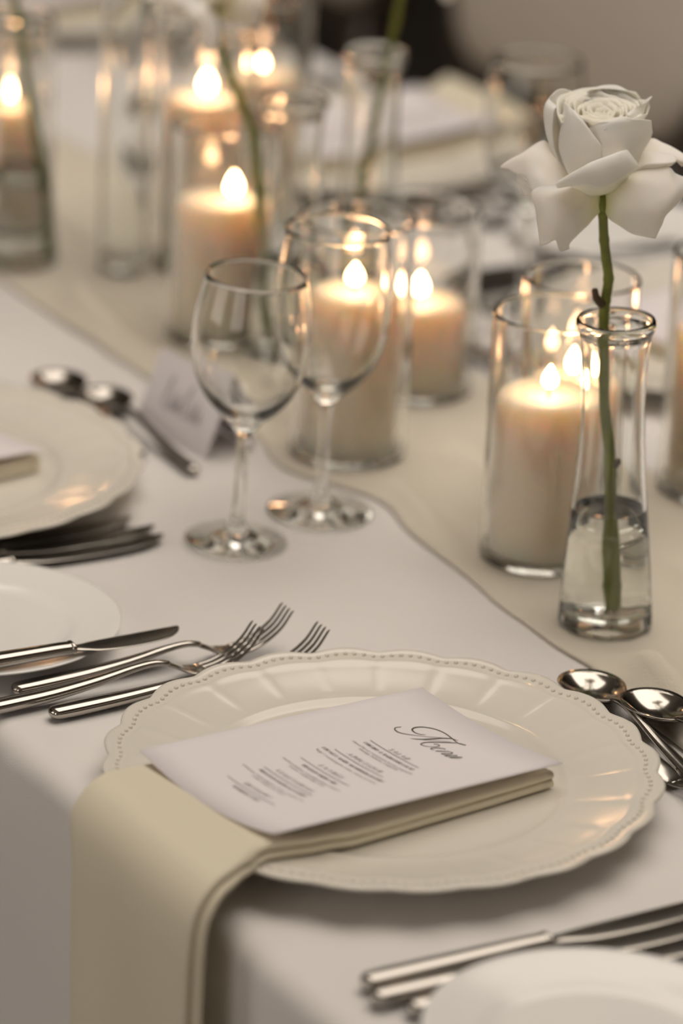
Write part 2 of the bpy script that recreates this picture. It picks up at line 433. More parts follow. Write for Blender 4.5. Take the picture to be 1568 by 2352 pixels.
# serif capitals as strokes: K thick, T thin, M medium; unit cap height
G = {
 'A': (.74, [('T', [(.03, 0), (.37, 1)]), ('K', [(.37, 1), (.66, 0)]), ('T', [(.15, .34), (.54, .34)]), ('T', [(-.06, 0), (.13, 0)]), ('T', [(.54, 0), (.78, 0)])]),
 'B': (.62, [('K', [(.14, 0), (.14, 1)]), ('T', [(.02, 1), (.34, 1)]), ('M', [(.34, 1), (.5, .9), (.5, .66), (.34, .54)]), ('T', [(.34, .54), (.14, .54)]), ('M', [(.34, .54), (.56, .42), (.56, .12), (.36, 0)]), ('T', [(.36, 0), (.02, 0)])]),
 'C': (.70, [('K', [(.34, .99), (.14, .82), (.09, .5), (.14, .18), (.34, .01)]), ('T', [(.34, .99), (.5, .97), (.6, .84), (.62, .7)]), ('T', [(.34, .01), (.5, .03), (.63, .22)])]),
 'D': (.74, [('K', [(.14, 0), (.14, 1)]), ('T', [(.02, 1), (.36, 1)]), ('K', [(.36, 1), (.58, .86), (.66, .5), (.58, .14), (.36, 0)]), ('T', [(.36, 0), (.02, 0)])]),
 'E': (.60, [('K', [(.14, 0), (.14, 1)]), ('T', [(.02, 1), (.5, 1), (.52, .8)]), ('T', [(.14, .53), (.4, .53)]), ('T', [(.02, 0), (.54, 0), (.57, .22)])]),
 'G': (.74, [('K', [(.34, .99), (.14, .82), (.09, .5), (.14, .18), (.34, .01)]), ('T', [(.34, .99), (.5, .97), (.6, .84), (.62, .7)]), ('T', [(.34, .01), (.52, .04), (.6, .12)]), ('K', [(.61, .4), (.61, .08)]), ('T', [(.46, .42), (.72, .42)])]),
 'H': (.78, [('K', [(.14, 0), (.14, 1)]), ('K', [(.62, 0), (.62, 1)]), ('T', [(.14, .52), (.62, .52)]), ('T', [(.02, 0), (.26, 0)]), ('T', [(.02, 1), (.26, 1)]), ('T', [(.5, 0), (.74, 0)]), ('T', [(.5, 1), (.74, 1)])]),
 'I': (.32, [('K', [(.15, 0), (.15, 1)]), ('T', [(.03, 0), (.27, 0)]), ('T', [(.03, 1), (.27, 1)])]),
 'K': (.72, [('K', [(.14, 0), (.14, 1)]), ('T', [(.14, .42), (.56, 1)]), ('K', [(.3, .6), (.62, 0)]), ('T', [(.02, 0), (.26, 0)]), ('T', [(.02, 1), (.26, 1)]), ('T', [(.5, 0), (.74, 0)])]),
 'L': (.58, [('K', [(.14, 0), (.14, 1)]), ('T', [(.02, 1), (.28, 1)]), ('T', [(.02, 0), (.52, 0), (.55, .24)])]),
 'M': (.90, [('T', [(.12, 0), (.14, 1)]), ('K', [(.14, 1), (.44, .05)]), ('T', [(.44, .05), (.74, 1)]), ('K', [(.74, 1), (.76, 0)]), ('T', [(.0, 0), (.23, 0)]), ('T', [(.64, 0), (.88, 0)])]),
 'N': (.78, [('T', [(.13, 0), (.13, 1)]), ('K', [(.13, 1), (.62, .0)]), ('T', [(.62, 0), (.62, 1)]), ('T', [(.02, 0), (.24, 0)]), ('T', [(.5, 1), (.74, 1)])]),
 'O': (.76, [('K', [(.36, .99), (.16, .84), (.09, .5), (.16, .16), (.36, .01)]), ('K', [(.36, .99), (.57, .84), (.64, .5), (.57, .16), (.36, .01)])]),
 'P': (.60, [('K', [(.14, 0), (.14, 1)]), ('T', [(.02, 1), (.34, 1)]), ('K', [(.34, 1), (.52, .88), (.53, .64), (.34, .47)]), ('T', [(.34, .47), (.14, .47)]), ('T', [(.02, 0), (.28, 0)])]),
 'R': (.68, [('K', [(.14, 0), (.14, 1)]), ('T', [(.02, 1), (.34, 1)]), ('K', [(.34, 1), (.52, .88), (.52, .66), (.34, .5)]), ('T', [(.34, .5), (.14, .5)]), ('K', [(.32, .5), (.62, 0)]), ('T', [(.02, 0), (.26, 0)])]),
 'S': (.54, [('T', [(.44, .78), (.42, .95), (.26, 1)]), ('K', [(.26, 1), (.1, .86), (.14, .64), (.38, .42), (.42, .16), (.24, 0)]), ('T', [(.24, 0), (.1, .04), (.06, .24)])]),
 'T': (.64, [('K', [(.31, 0), (.31, 1)]), ('T', [(.04, .8), (.06, 1), (.56, 1), (.58, .8)]), ('T', [(.19, 0), (.43, 0)])]),
 'U': (.74, [('K', [(.14, 1), (.14, .24), (.24, .04), (.38, 0)]), ('T', [(.38, 0), (.54, .06), (.6, .28), (.6, 1)]), ('T', [(.02, 1), (.26, 1)]), ('T', [(.5, 1), (.72, 1)])]),
 'V': (.70, [('K', [(.06, 1), (.36, 0)]), ('T', [(.36, 0), (.62, 1)]), ('T', [(-.04, 1), (.18, 1)]), ('T', [(.5, 1), (.72, 1)])]),
 'W': (1.0, [('K', [(.06, 1), (.3, 0)]), ('T', [(.3, 0), (.5, .9)]), ('K', [(.46, 1), (.7, 0)]), ('T', [(.7, 0), (.92, 1)]), ('T', [(-.04, 1), (.18, 1)]), ('T', [(.82, 1), (1.02, 1)])]),
 'Y': (.68, [('K', [(.06, 1), (.33, .45)]), ('T', [(.33, .45), (.6, 1)]), ('K', [(.33, .45), (.33, 0)]), ('T', [(-.04, 1), (.17, 1)]), ('T', [(.21, 0), (.45, 0)])]),
 'Z': (.62, [('T', [(.08, .8), (.1, 1), (.54, 1)]), ('K', [(.54, 1), (.06, 0)]), ('T', [(.06, 0), (.54, 0), (.57, .22)])]),
 '&': (.80, [('M', [(.7, .45), (.58, .15), (.36, 0), (.12, .06), (.08, .28), (.24, .5), (.42, .7), (.4, .92), (.28, .98), (.18, .86), (.24, .66), (.66, 0)])]),
 ' ': (.32, []),
}
G['É'] = (.60, G['E'][1]+[('M', [(.22, 1.12), (.4, 1.32)])])
def caps(text, v, capm, track, parent, uc=.4985, bold=1.0, slant=.30, width=None):
    adv = sum((G[c][0]+track) for c in text)-track
    sx = (width/adv if width else capm); x = uc*CWD-adv*sx/2; y0 = v*CHT; parts = []
    tw = {'K': .135*bold, 'M': .09*bold, 'T': .05*bold}
    for c in text:
        for k, pl in G[c][1]:
            p = [Vector((x+(q[0]+q[1]*slant)*sx, y0+q[1]*capm, 0)) for q in pl]
            if len(p) > 2 and k != 'T': p = crom(p, 4)
            parts.append(ribbon(p, [tw[k]*capm]*len(p)))
        x += (G[c][0]+track)*sx
    vs, fs = merge(*parts)
    o = sheet('text_line', oncard(vs), fs, INK, parent, smooth=False); return o
def small(text, u0, u1, v, size, parent):
    cu = bpy.data.curves.new('text_line', 'FONT'); cu.body = text; cu.size = size; cu.shear = 0.28; cu.offset = -size*.006; cu.resolution_u = 2
    tmp = bpy.data.objects.new('tmp', cu); COL.objects.link(tmp)
    dg = bpy.context.evaluated_depsgraph_get(); me0 = bpy.data.meshes.new_from_object(tmp.evaluated_get(dg))
    vs = [Vector(q.co) for q in me0.vertices]; fs = [tuple(p.vertices) for p in me0.polygons]
    bpy.data.objects.remove(tmp); bpy.data.meshes.remove(me0); bpy.data.curves.remove(cu)
    x0, x1 = min(q.x for q in vs), max(q.x for q in vs); k = (u1-u0)*CWD/(x1-x0)
    vs = [Vector((u0*CWD+(q.x-x0)*k, v*CHT+q.y, 0)) for q in vs]
    return sheet('text_line', oncard(vs), fs, INK, parent, smooth=False)
STROKES = [  # uv polylines of the script heading with (start, middle, end) width in mm
 ([(.2763,.7854),(.2703,.7685),(.2832,.7589),(.3084,.7565),(.3357,.765),(.3699,.7856),(.4078,.811),(.4422,.8379),(.4621,.8501)], (.5,1.0,.45,.4)),
 ([(.3893,.7628),(.4048,.7727),(.424,.7918),(.4404,.8168),(.4553,.8424),(.4719,.8585),(.4853,.8672),(.514,.8726)], (.4,1.3,1.3,.4)),
 ([(.3909,.8171),(.3752,.8051),(.3522,.7988),(.3232,.8021),(.3094,.8155),(.3144,.8352),(.3345,.8518),(.3677,.8664),(.4172,.8727),(.4785,.8684),(.5359,.8615),(.5739,.871)], (.4,1.15,.9,.55)),
 ([(.4308,.7884),(.452,.811),(.4888,.8366),(.507,.8496)], (.35,.35,.35,.35)),
 ([(.5711,.8724),(.5359,.8615),(.5152,.8455),(.4911,.8245),(.4684,.8027),(.4558,.7826),(.4596,.7653),(.4783,.7648),(.5011,.7754),(.5167,.7896),(.5165,.804),(.4992,.8049),(.4882,.7972)], (.5,1.2,.5,.8)),
 ([(.5648,.8017),(.5514,.8007),(.5318,.7886),(.5208,.7743),(.5263,.7683),(.545,.771)], (.5,1.0,.6,.4)),
 ([(.555,.7703),(.5724,.7857),(.5913,.8014)], (1.0,1.1,1.0,.9)),
 ([(.5913,.8014),(.6124,.8029),(.6128,.7939),(.5914,.7718)], (.4,.7,1.0,1.1)),
 ([(.5914,.7718),(.6104,.7753),(.6286,.7881),(.6484,.8022)], (.4,.4,.4,.4)),
 ([(.6484,.8022),(.6314,.7866),(.6178,.7716)], (1.0,1.1,1.0,.9)),
 ([(.6189,.771),(.6415,.776),(.6591,.7902),(.6781,.8046)], (.5,.5,.9,1.0)),
 ([(.6781,.8046),(.663,.789),(.6473,.7731)], (1.0,1.0,.9,.9)),
 ([(.6473,.7731),(.6674,.7793),(.6859,.7941)], (.5,.4,.35,.35)),
]
def script(strokes, parent, name, m, place):
    parts = []
    for pl, wd in strokes:
        p = crom([Vector((a*CWD, b*CHT, 0)) for a, b in pl], 7); n = len(p); ws = []
        for i in range(n):
            t = i/(n-1)*3; k = min(2, int(t)); ws.append((wd[k]+(wd[k+1]-wd[k])*(t-k))*.00092)
        parts.append(ribbon(p, ws))
    vs, fs = merge(*parts)
    return sheet(name, place(vs), fs, m, parent, smooth=False)
def rule(v, parent, u0=.321, u1=.672):
    p = [Vector((u*CWD, v*CHT, 0)) for u in [u0+(u1-u0)*k/12 for k in range(13)]]
    vs, fs = ribbon(p, [.00042]*13); return sheet('rule_line', oncard(vs), fs, INK, parent, smooth=False)
mn = thing('menu_card', 'white printed menu card on the napkin in the foreground', 'menu', (0, 0, ZT), group='menu cards')
nu, nv = 17, 9
cs = sheet('card_sheet', [card_pt(i/(nu-1), j/(nv-1)) for j in range(nv) for i in range(nu)], grid_faces(nu, nv), CARD, mn, thick=.00045)
menu_root, mn = mn, cs
script(STROKES, mn, 'script_heading', INK, oncard)
HEADS = [('SALAD', .660, .13), ('APPETIZER', .5365, .235), ('ENTRÉE', .4205, .165), ('VEGETARIAN', .2935, .265), ('DESSERT', .1685, .182)]
for (tx, v, wd), rv in zip(HEADS, (.652, .5255, .4075, .2805, .155)):
    caps(tx, v+.001, .0030, .30, mn, width=wd*CWD); rule(rv, mn)
for tx, v, wd in (('CHICORY & RADICCHIO SALAD', .6245, .352), ('LOCALLY MADE MUSHROOM RAVIOLI', .498, .435), ('BRAISED SHORT RIB', .3815, .238), ('ROASTED EGGPLANT CURRY', .2555, .335), ('WEDDING CAKE', .1315, .188)):
    caps(tx, v, .00225, .10, mn, width=wd*CWD, bold=1.25)
for tx, u0, u1, v in (('shaved fennel, roasted pine kernels, gorgonzola', .2915, .7177, .601), ('shavings, balsamic, vinaigrette', .3647, .6398, .588), ('"fungi" / roasted garlic cream / chives, parmesan', .281, .717, .475),
                      ('market potatoes, caramelized leeks, mustard', .2845, .6976, .3585), ('potato, roasted baby roots', .3644, .614, .345), ('tomatoes, sweet peppers, onions, coconut, rice', .2643, .7062, .231), ('potato, chickpeas, lime, cilantro', .3674, .599, .217)):
    small(tx, u0, u1, v, .0027, mn)
dup(menu_root, (-.581, -.045, ZT), .05, 'white menu card on the blurred left charger plate')
dup(menu_root, (-1.14, .66, ZT), PI, 'blurred white menu card on the charger across the table, upper middle')
dup(menu_root, (-1.71, .66, ZT), PI, 'blurred white menu card on the far charger at the top left')
dup(menu_root, (-.57, .66, ZT), PI, 'white menu card on the far charger behind the rose vase')

# ------------------------------------------------------------------ side plates
sp_prof = [(0, .0075), (.03, .0075), (.052, .0076), (.058, .008), (.062, .0095), (.0645, .0105), (.068, .0108), (.078, .0124), (.088, .0143), (.0918, .0149), (.093, .0144), (.0928, .0136), (.088, .0122), (.07, .0085), (.06, .005), (.055, .0018), (.053, 0), (.051, .0004), (.049, .003), (0, .0035)]
def side_plate(label, loc):
    o = obj('side_plate', *lathe(sp_prof, 96), WPORC); o.location = loc
    tag(o, label, 'plate', 'white side plates'); return o
b0 = side_plate('plain white side plate under the butter knife at the left edge', (-.3106, -.1143, ZC))
dup(b0, (.3139, -.0594, ZC), None, 'white side plate cut by the bottom right corner')
dup(b0, (-.835, .745, ZC), None, 'white side plate across the table behind the rose')

# ------------------------------------------------------------------ cutlery
def knife(label, loc, rz, grp, short=False):
    t = thing('butter_knife' if short else 'table_knife', label, 'knife', loc, rz, grp)
    k = .82 if short else 1.0
    h = [(0, 0, .0042, .003, .002), (.0012, 0, .0042, .0085, .0052), (.005, 0, .0043, .0115, .0075), (.02, 0, .0043, .0122, .008), (.06, 0, .0042, .0112, .0074), (.10, 0, .0042, .0098, .0068), (.113, 0, .0042, .0096, .0062), (.1145, 0, .0042, .0104, .0066), (.1165, 0, .0042, .0104, .0066), (.1175, 0, .0042, .009, .005)]
    b = [(.117, 0, .0042, .0085, .004), (.122, 0, .004, .009, .0026), (.13, .0006, .004, .0115, .0019), (.14, .0014, .004, .0152, .0016), (.16, .002, .004, .0175, .0014), (.185, .0018, .004, .0180, .0013), (.208, .0005, .004, .0162, .0012), (.222, -.002, .004, .0115, .0011), (.230, -.0048, .004, .0052, .001), (.232, -.0062, .004, .001, .0008)]
    if short: b = [(.117+(y-.117)*.66, x*1.1, z, w*1.05, th) for y, x, z, w, th in b]
    obj('handle', *bar([(y*(k if short else 1), x, z+.0008, w*1.12, th*1.22) for y, x, z, w, th in dense(h, 3)]), STEEL, t)
    obj('blade', *bar([((y-.117*(1-k) if short else y), x, z, w, th) for y, x, z, w, th in dense(b, 4)], 16, 2.0), STEEL2, t)
    return t
def fork(label, loc, rz, grp, s=1.0, tip=.024, arch=1.0):
    t = thing('table_fork', label, 'fork', loc, rz, grp)
    h = [(0, 0, .0038, .002, .0015), (.0012, 0, .0038, .0075, .0045), (.005, 0, .0038, .0105, .0064), (.02, 0, .0042, .0112, .0068), (.05, 0, .0055, .0098, .006), (.08, 0, .0085, .0075, .005), (.105, 0, .0125, .0056, .0042), (.120, 0, .0135, .005, .0038), (.130, 0, .0115, .0055, .0034)]
    h = [(y, x, .004+(z-.004)*arch, w_, th) for y, x, z, w_, th in h]
    hd = [(.129, 0, .0118, .0054, .0034), (.134, 0, .0095, .0075, .003), (.140, 0, .0065, .0135, .0026), (.145, 0, .005, .0165, .0024), (.151, 0, .004, .0172, .0022), (.156, 0, .0038, .0172, .002)]
    obj('handle', *bar([(y*s, x, z+.0006, w*s*(1+.15*(1-sm(.07, .118, y))), th*(1+.22*(1-sm(.07, .118, y)))) for y, x, z, w, th in dense(h, 3)]), STEEL, t)
    hd = [(y, x, z*(1-.3*(1-arch)*sm(.15, .13, y)), w_, th) for y, x, z, w_, th in hd]
    obj('head', *bar([(y*s, x, z, w*s, th) for y, x, z, w, th in dense(hd, 3)], 20, 3.0), STEEL, t)
    for k in range(4):
        x = (-1.5+k)*.0048
        tn = [(.153, x, .0038, .0030, .0021), (.163, x, .0052, .0028, .002), (.174, x, .0095, .0026, .0018), (.184, x, .0165, .0024, .0016), (.1905, x, tip-.002, .002, .0013), (.1925, x, tip, .0008, .0007)]
        obj('tine', *bar([(y*s, xx*s, z, w*s, th) for y, xx, z, w, th in dense(tn, 3)], 10, 2.6), STEEL, t)
    return t
def spoon(label, loc, rz, grp, bl=.0535, bw=.040, length=.176):
    """bowl towards -Y end at origin centre, handle running +Y"""
    t = thing('dessert_spoon', label, 'spoon', loc, rz, grp)
    nr, na = 10, 40; vs, fs = [], []
    def pt(rho, a, dz):
        y = -math.cos(a)*bl/2*rho; egg = 1-.13*(y/(bl/2))
        x = math.sin(a)*bw/2*rho*egg
        return Vector((x, y, .0105-.0088*(1-rho**2.3)+dz+.0012*(y/(bl/2))))
    rings = []
    for side in (0, 1):
        for r in range(nr+1):
            rho = r/nr if not side else 1-r/nr
            if side == 0 and r == 0 or side == 1 and r == nr:
                rings.append([len(vs)]); vs.append(pt(0, 0, -.0014*side)); continue
            if side == 1 and r == 0: rho = 1.012
            ring = []
            for k in range(na): ring.append(len(vs)); vs.append(pt(rho, 2*PI*k/na, -.0014*side*(1 if r else .5)))
            rings.append(ring)
    for A, B in zip(rings, rings[1:]):
        for i in range(na):
            j = (i+1) % na
            if len(A) == 1: fs.append((A[0], B[i], B[j]))
            elif len(B) == 1: fs.append((A[i], B[0], A[j]))
            else: fs.append((A[i], B[i], B[j], A[j]))
    obj('bowl', vs, fs, STEEL, t)
    e = length-bl/2
    h = [(bl/2-.0035, 0, .0105, .0062, .0026), (bl/2+.002, 0, .0125, .0058, .0034), (bl/2+.012, 0, .0138, .0052, .0038), (bl/2+.03, 0, .0128, .0056, .004), (e*.6, 0, .008, .0074, .0048), (e-.03, 0, .005, .0100, .006), (e-.006, 0, .0042, .0106, .0062), (e-.0012, 0, .004, .007, .0045), (e, 0, .004, .002, .0015)]
    obj('handle', *bar(dense(h, 4)), STEEL, t)
    return t
ZK = ZT+.001
def ang(p, q): return math.atan2(-(q[0]-p[0]), q[1]-p[1])
# forks left of the foreground charger
gF = 'forks left of the foreground charger'
f1 = fork('fork beside the side plate, its tines reaching furthest back in the crossed pair', (-.2174, -.1342, ZK), ang((-.2174, -.1342), (-.2129, .0567)), gF, tip=.027)
dup(f1, (-.1985, -.1665, ZK+.0005), ang((-.1985, -.1665), (-.1945, .0237)), 'middle fork, handle running out of the left edge, tines in front of another fork')
fork('fork nearest the charger plate, its tines showing separately behind the rim', (-.1765, -.1290, ZK), ang((-.1765, -.1290), (-.1770, .0649)), gF, tip=.027, arch=.5)
# knives right of it
gK = 'knives right of the foreground charger'
k1 = knife('table knife nearest the charger plate at the lower right', (.2000, -.134, ZK), ang((.2000, -.134), (.2040, .0709)), gK)
dup(k1, (.2165, -.1385, ZK), ang((.2165, -.1385), (.2220, .0709)), 'middle table knife of the three at the lower right')
dup(k1, (.2345, -.1270, ZK), ang((.2345, -.127), (.2392, .08)), 'table knife half under the bottom right side plate')
bk = knife('butter knife laid across the white side plate at the left', (-.2338, -.182, ZT+.0153), ang((-.2338, -.182), (-.2265, -.012)), 'butter knives', True)
# dessert spoons and fork above it
gS = 'dessert spoons above the foreground charger'
s1 = spoon('dessert spoon partly hidden by the right rim of the foreground charger', (-.0575, .1890, ZK+.0005), ang((-.0575, .1890), (.0650, .1750)), gS)
dup(s1, (-.0065, .2005, ZK+.0065), ang((-.0065, .2005), (.05, .1955)), 'dessert spoon at the right edge, resting on the gauze runner')
f4 = fork('dessert fork pointing right beside the charger rim, under the spoon handle', (-.078, .1475, ZK), ang((-.078, .1475), (.06, .1640)), 'dessert forks', .95, .012)
# left neighbour
gL = 'blurred cutlery of the left place setting'
dup(k1, (-.4448, -.1650, ZK), ang((-.4448, -.165), (-.4366, .0638)), 'blurred table knife nearest the left charger plate', gL)
dup(k1, (-.4240, -.158, ZK), ang((-.4240, -.158), (-.4160, .0655)), 'blurred middle knife right of the left charger plate', gL)
dup(k1, (-.4060, -.1600, ZK), ang((-.4060, -.160), (-.3990, .0672)), 'blurred outermost knife right of the left charger plate', gL)
dup(s1, (-.6484, .1545, ZK), ang((-.6484, .1545), (-.5122, .1492)), 'blurred dessert spoon in front of the place card', gL)
dup(s1, (-.6951, .1403, ZK), ang((-.6951, .1403), (-.56, .132)), 'blurred dessert spoon behind the rim of the left charger plate', gL)
# the far side
def far_set(cx, where, n):
    g = 'cutlery across the table'
    for k in range(3):
        dup(f1, (cx+.19+.017*k, .65+.13+.02*k, ZK), PI+.01, ('nearest', 'middle', 'outermost')[k]+' dark fork right of the far charger '+where, g)
        dup(k1, (cx-.19-.018*k, .65+.13, ZK), PI-.02, ('nearest', 'middle', 'outermost')[k]+' dark knife left of the far charger '+where, g)
    dup(s1, (cx+.06, .65-.19, ZK+.004), ang((0, 0), (-.12, .008)), 'dessert spoon lying below the far charger '+where, g)
    dup(f4, (cx+.10, .65-.177, ZK), ang((0, 0), (-.19, .01)), 'dessert fork lying below the far charger '+where, g)
far_set(-1.14, 'in the upper middle', 1)
far_set(-1.71, 'at the top left', 2)
far_set(-.57, 'behind the rose vase', 3)

# ------------------------------------------------------------------ place card
pc = thing('place_card', 'folded white place card with grey script beside the left charger', 'place card', (-.5728, .1675, ZC), math.atan2(.0079, .092))
CWp, Dp, Hp = .0925, .044, .054
def tent(sgn):
    a = [(-CWp/2, Dp/2-sgn*Dp/2, 0), (CWp/2, Dp/2-sgn*Dp/2, 0), (CWp/2, Dp/2, Hp), (-CWp/2, Dp/2, Hp)]
    return a
fp = sheet('front_panel', tent(1), [(0, 1, 2, 3)], CARD, pc, thick=.0004, smooth=False)
sheet('back_panel', tent(-1), [(0, 3, 2, 1)], CARD, pc, thick=.0004, smooth=False)
def on_pc(vs):
    out = []
    for v in vs:
        q = v[1]/.05; out.append(Vector((v[0]-CWp/2, Dp/2*q-.0006, Hp*q+.0003)))
    return out
sq = []
xx = .022
for k, (dx, h) in enumerate([(.012, .02), (.006, .008), (.005, .012), (.006, .007), (.012, .019), (.006, .008), (.007, .012), (.006, .007)]):
    p0 = [(xx/CWD, .018/CHT), ((xx+dx*.5)/CWD, (.018+h)/CHT), ((xx+dx*.35)/CWD, .017/CHT), ((xx+dx)/CWD, .021/CHT)]
    sq.append((p0, (.5, 1.2, 1.0, .5))); xx += dx*.85
script(sq, fp, 'handwriting', INK_GREY, on_pc)

# ------------------------------------------------------------------ wine glasses
def wine_glass(label, loc, hs=1.0, fr=.035, bowl=None):
    t = thing('wine_glass', label, 'wine glass', loc, group='wine glasses')
    zf = bowl or [(.0045, .074), (.0062, .080), (.0105, .0862), (.019, .0945), (.029, .106), (.0365, .122), (.0400, .142), (.0402, .155), (.0388, .168), (.0360, .181), (.0338, .1915)]
    foot = [(0, .0006), (.02, .0004), (fr-.0012, 0), (fr-.0002, .0007), (fr, .0013), (fr-.0008, .002), (fr*.75, .0034), (fr*.5, .0056), (fr*.3, .0088), (.0075, .0122), (.0052, .0165), (.0042, .024), (.0038, .04), (.0038, .062)]
    zf = [(r, z*hs) for r, z in zf]
    out = [(p.x, p.y) for p in crom([(r, z, 0) for r, z in foot[4:]+zf], 3)]
    inn = [(max(r-.0012-.0010*sm(.12*hs, .09*hs, z), .0001), z+.0035*sm(.13*hs, .085*hs, z)) for r, z in zf[2:]][::-1]
    inn = [(p.x, p.y) for p in crom([(r, z, 0) for r, z in inn], 3)]
    lip = [(zf[-1][0]-.0003, zf[-1][1]+.0005), (zf[-1][0]-.0009, zf[-1][1]+.0005)]
    zb = inn[-1][1]
    obj('glass_body', *lathe(foot[:4]+out+lip+inn+[(.004, zb-.0016), (0, zb-.002)], 72), GLASS, t)
    return t
ZG = ZT+.001
wa = wine_glass('smaller empty wine glass, nearer the place card', (-.3800, .1145, ZG))
wa.rotation_euler = Matrix.Rotation(math.radians(2.4), 3, Vector((-.851, .525, 0)).normalized()).to_euler()
big = [(.0045, .078), (.0064, .083), (.012, .089), (.022, .098), (.0315, .111), (.0378, .130), (.0398, .150), (.0399, .166), (.0388, .182), (.0370, .196), (.0358, .2065)]
wg = wine_glass('larger empty wine glass standing before the middle candle', (-.4032, .1945, ZG), 1.0, .037, big)
wg.rotation_euler = Matrix.Rotation(math.radians(1.2), 3, Vector((-.851, .525, 0)).normalized()).to_euler()
dup(wg, (-.722, .572, ZG), 0, 'faint wine glass across the table left of the rose bloom')

# ------------------------------------------------------------------ candles in glass cylinders
def flame_mesh(h, r):
    p = [(0, 0), (.35, .04), (.72, .12), (.95, .24), (1, .34), (.92, .48), (.7, .64), (.42, .8), (.18, .93), (0, 1)]
    return lathe([(a*r, b*h) for a, b in p], 16)
ZR = ZT+.0036
def candle_set(x, y, gr, gh, cr, chh, gl, cl, fdx=0.0, fdy=0.0, fh=.0185, frd=.0052, cx=0, cyy=0):
    g = tag(obj('glass_cylinder', *lathe([(0, 0), (gr-.002, 0), (gr-.0005, .0006), (gr, .002), (gr, .0035), (gr, .006), (gr, gh*.5), (gr, gh-.005), (gr, gh-.0026), (gr, gh-.0014), (gr-.0006, gh-.0003), (gr-.0014, gh), (gr-.0022, gh-.0003), (gr-.0028, gh-.0014), (gr-.0028, gh-.0026), (gr-.0028, gh-.005), (gr-.0028, gh*.5), (gr-.0028, .012), (gr-.0028, .0095), (gr-.0029, .008), (gr-.0045, .0055), (0, .005)], 72), CYL), gl, 'candle holder', 'glass candle cylinders')
    g.location = (x, y, ZR)
    t = thing('pillar_candle', cl, 'candle', (x+cx, y+cyy, ZR+.0055), group='pillar candles')
    dish = lambda a, r, z: .0007*math.sin(2*a+x*40)*sm(.6*cr, cr, r) if z > chh*.8 else 0
    obj('wax_body', *lathe([(0, 0), (cr-.001, 0), (cr, .001), (cr, chh*.5), (cr, chh*.85), (cr, chh-.005), (cr-.0006, chh-.0025), (cr-.002, chh-.0008), (cr-.0045, chh), (cr*.7, chh-.0012), (cr*.4, chh-.0028), (.003, chh-.0036), (0, chh-.0036)], 64, None, dish), WAX, t)
    wk = obj('wick', *tube([(fdx, fdy, chh-.004), (fdx, fdy, chh+.002), (fdx+.0006, fdy, chh+.0055)], [.0009, .0009, .0007], 8), WICK, t)
    f = obj('candle_flame', *flame_mesh(fh, frd), FLAME, wk); f.location = (fdx+.0004, fdy, chh+.0032)
    return t
candle_set(-.2683, .2874, .0405, .174, .0345, .112, 'glass cylinder directly left of the rose vase', 'pillar candle burning directly left of the rose vase', fh=.0165, frd=.0052)
candle_set(-.4941, .2711, .0425, .177, .0325, .117, 'glass cylinder behind the larger wine glass', 'tall pillar candle burning behind the larger wine glass', fh=.017, frd=.0066, cx=-.002, cyy=.002)
candle_set(-.590, .388, .044, .142, .0355, .065, 'short wide glass cylinder right of and behind the middle candle', 'short pillar candle in the wide glass right of the middle candle', fh=.018, frd=.0055)
candle_set(-.757, .309, .0400, .172, .0340, .106, 'glass cylinder beside the leaning rose stem, left of the wine glasses', 'pillar candle beside the leaning rose stem, left of the wine glasses', .005, .008, .019, .006)
candle_set(-.920, .385, .0415, .205, .0330, .137, 'blurred tall glass cylinder at the upper left, behind the other candles', 'blurred tall pillar candle at the upper left', fh=.019, frd=.006)
candle_set(-1.072, .278, .0415, .18, .0330, .103, 'glass cylinder cut by the left edge near the top', 'pillar candle at the left edge near the top', fh=.019, frd=.006)
candle_set(-1.0, .483, .0415, .20, .0330, .127, 'faint glass cylinder farthest back, top middle', 'faint pillar candle farthest back, top middle', fh=.012, frd=.0032)
candle_set(-.329, .351, .0405, .172, .0330, .094, 'glass cylinder hidden behind the candle next to the rose vase', 'pillar candle whose flame shows behind the rose vase neck', fh=.020, frd=.0062)
candle_set(-.321, .473, .0420, .176, .0350, .115, 'glass cylinder cut by the right edge beside the rose vase', 'pillar candle cut by the right edge beside the rose vase', fh=.018, frd=.0055)

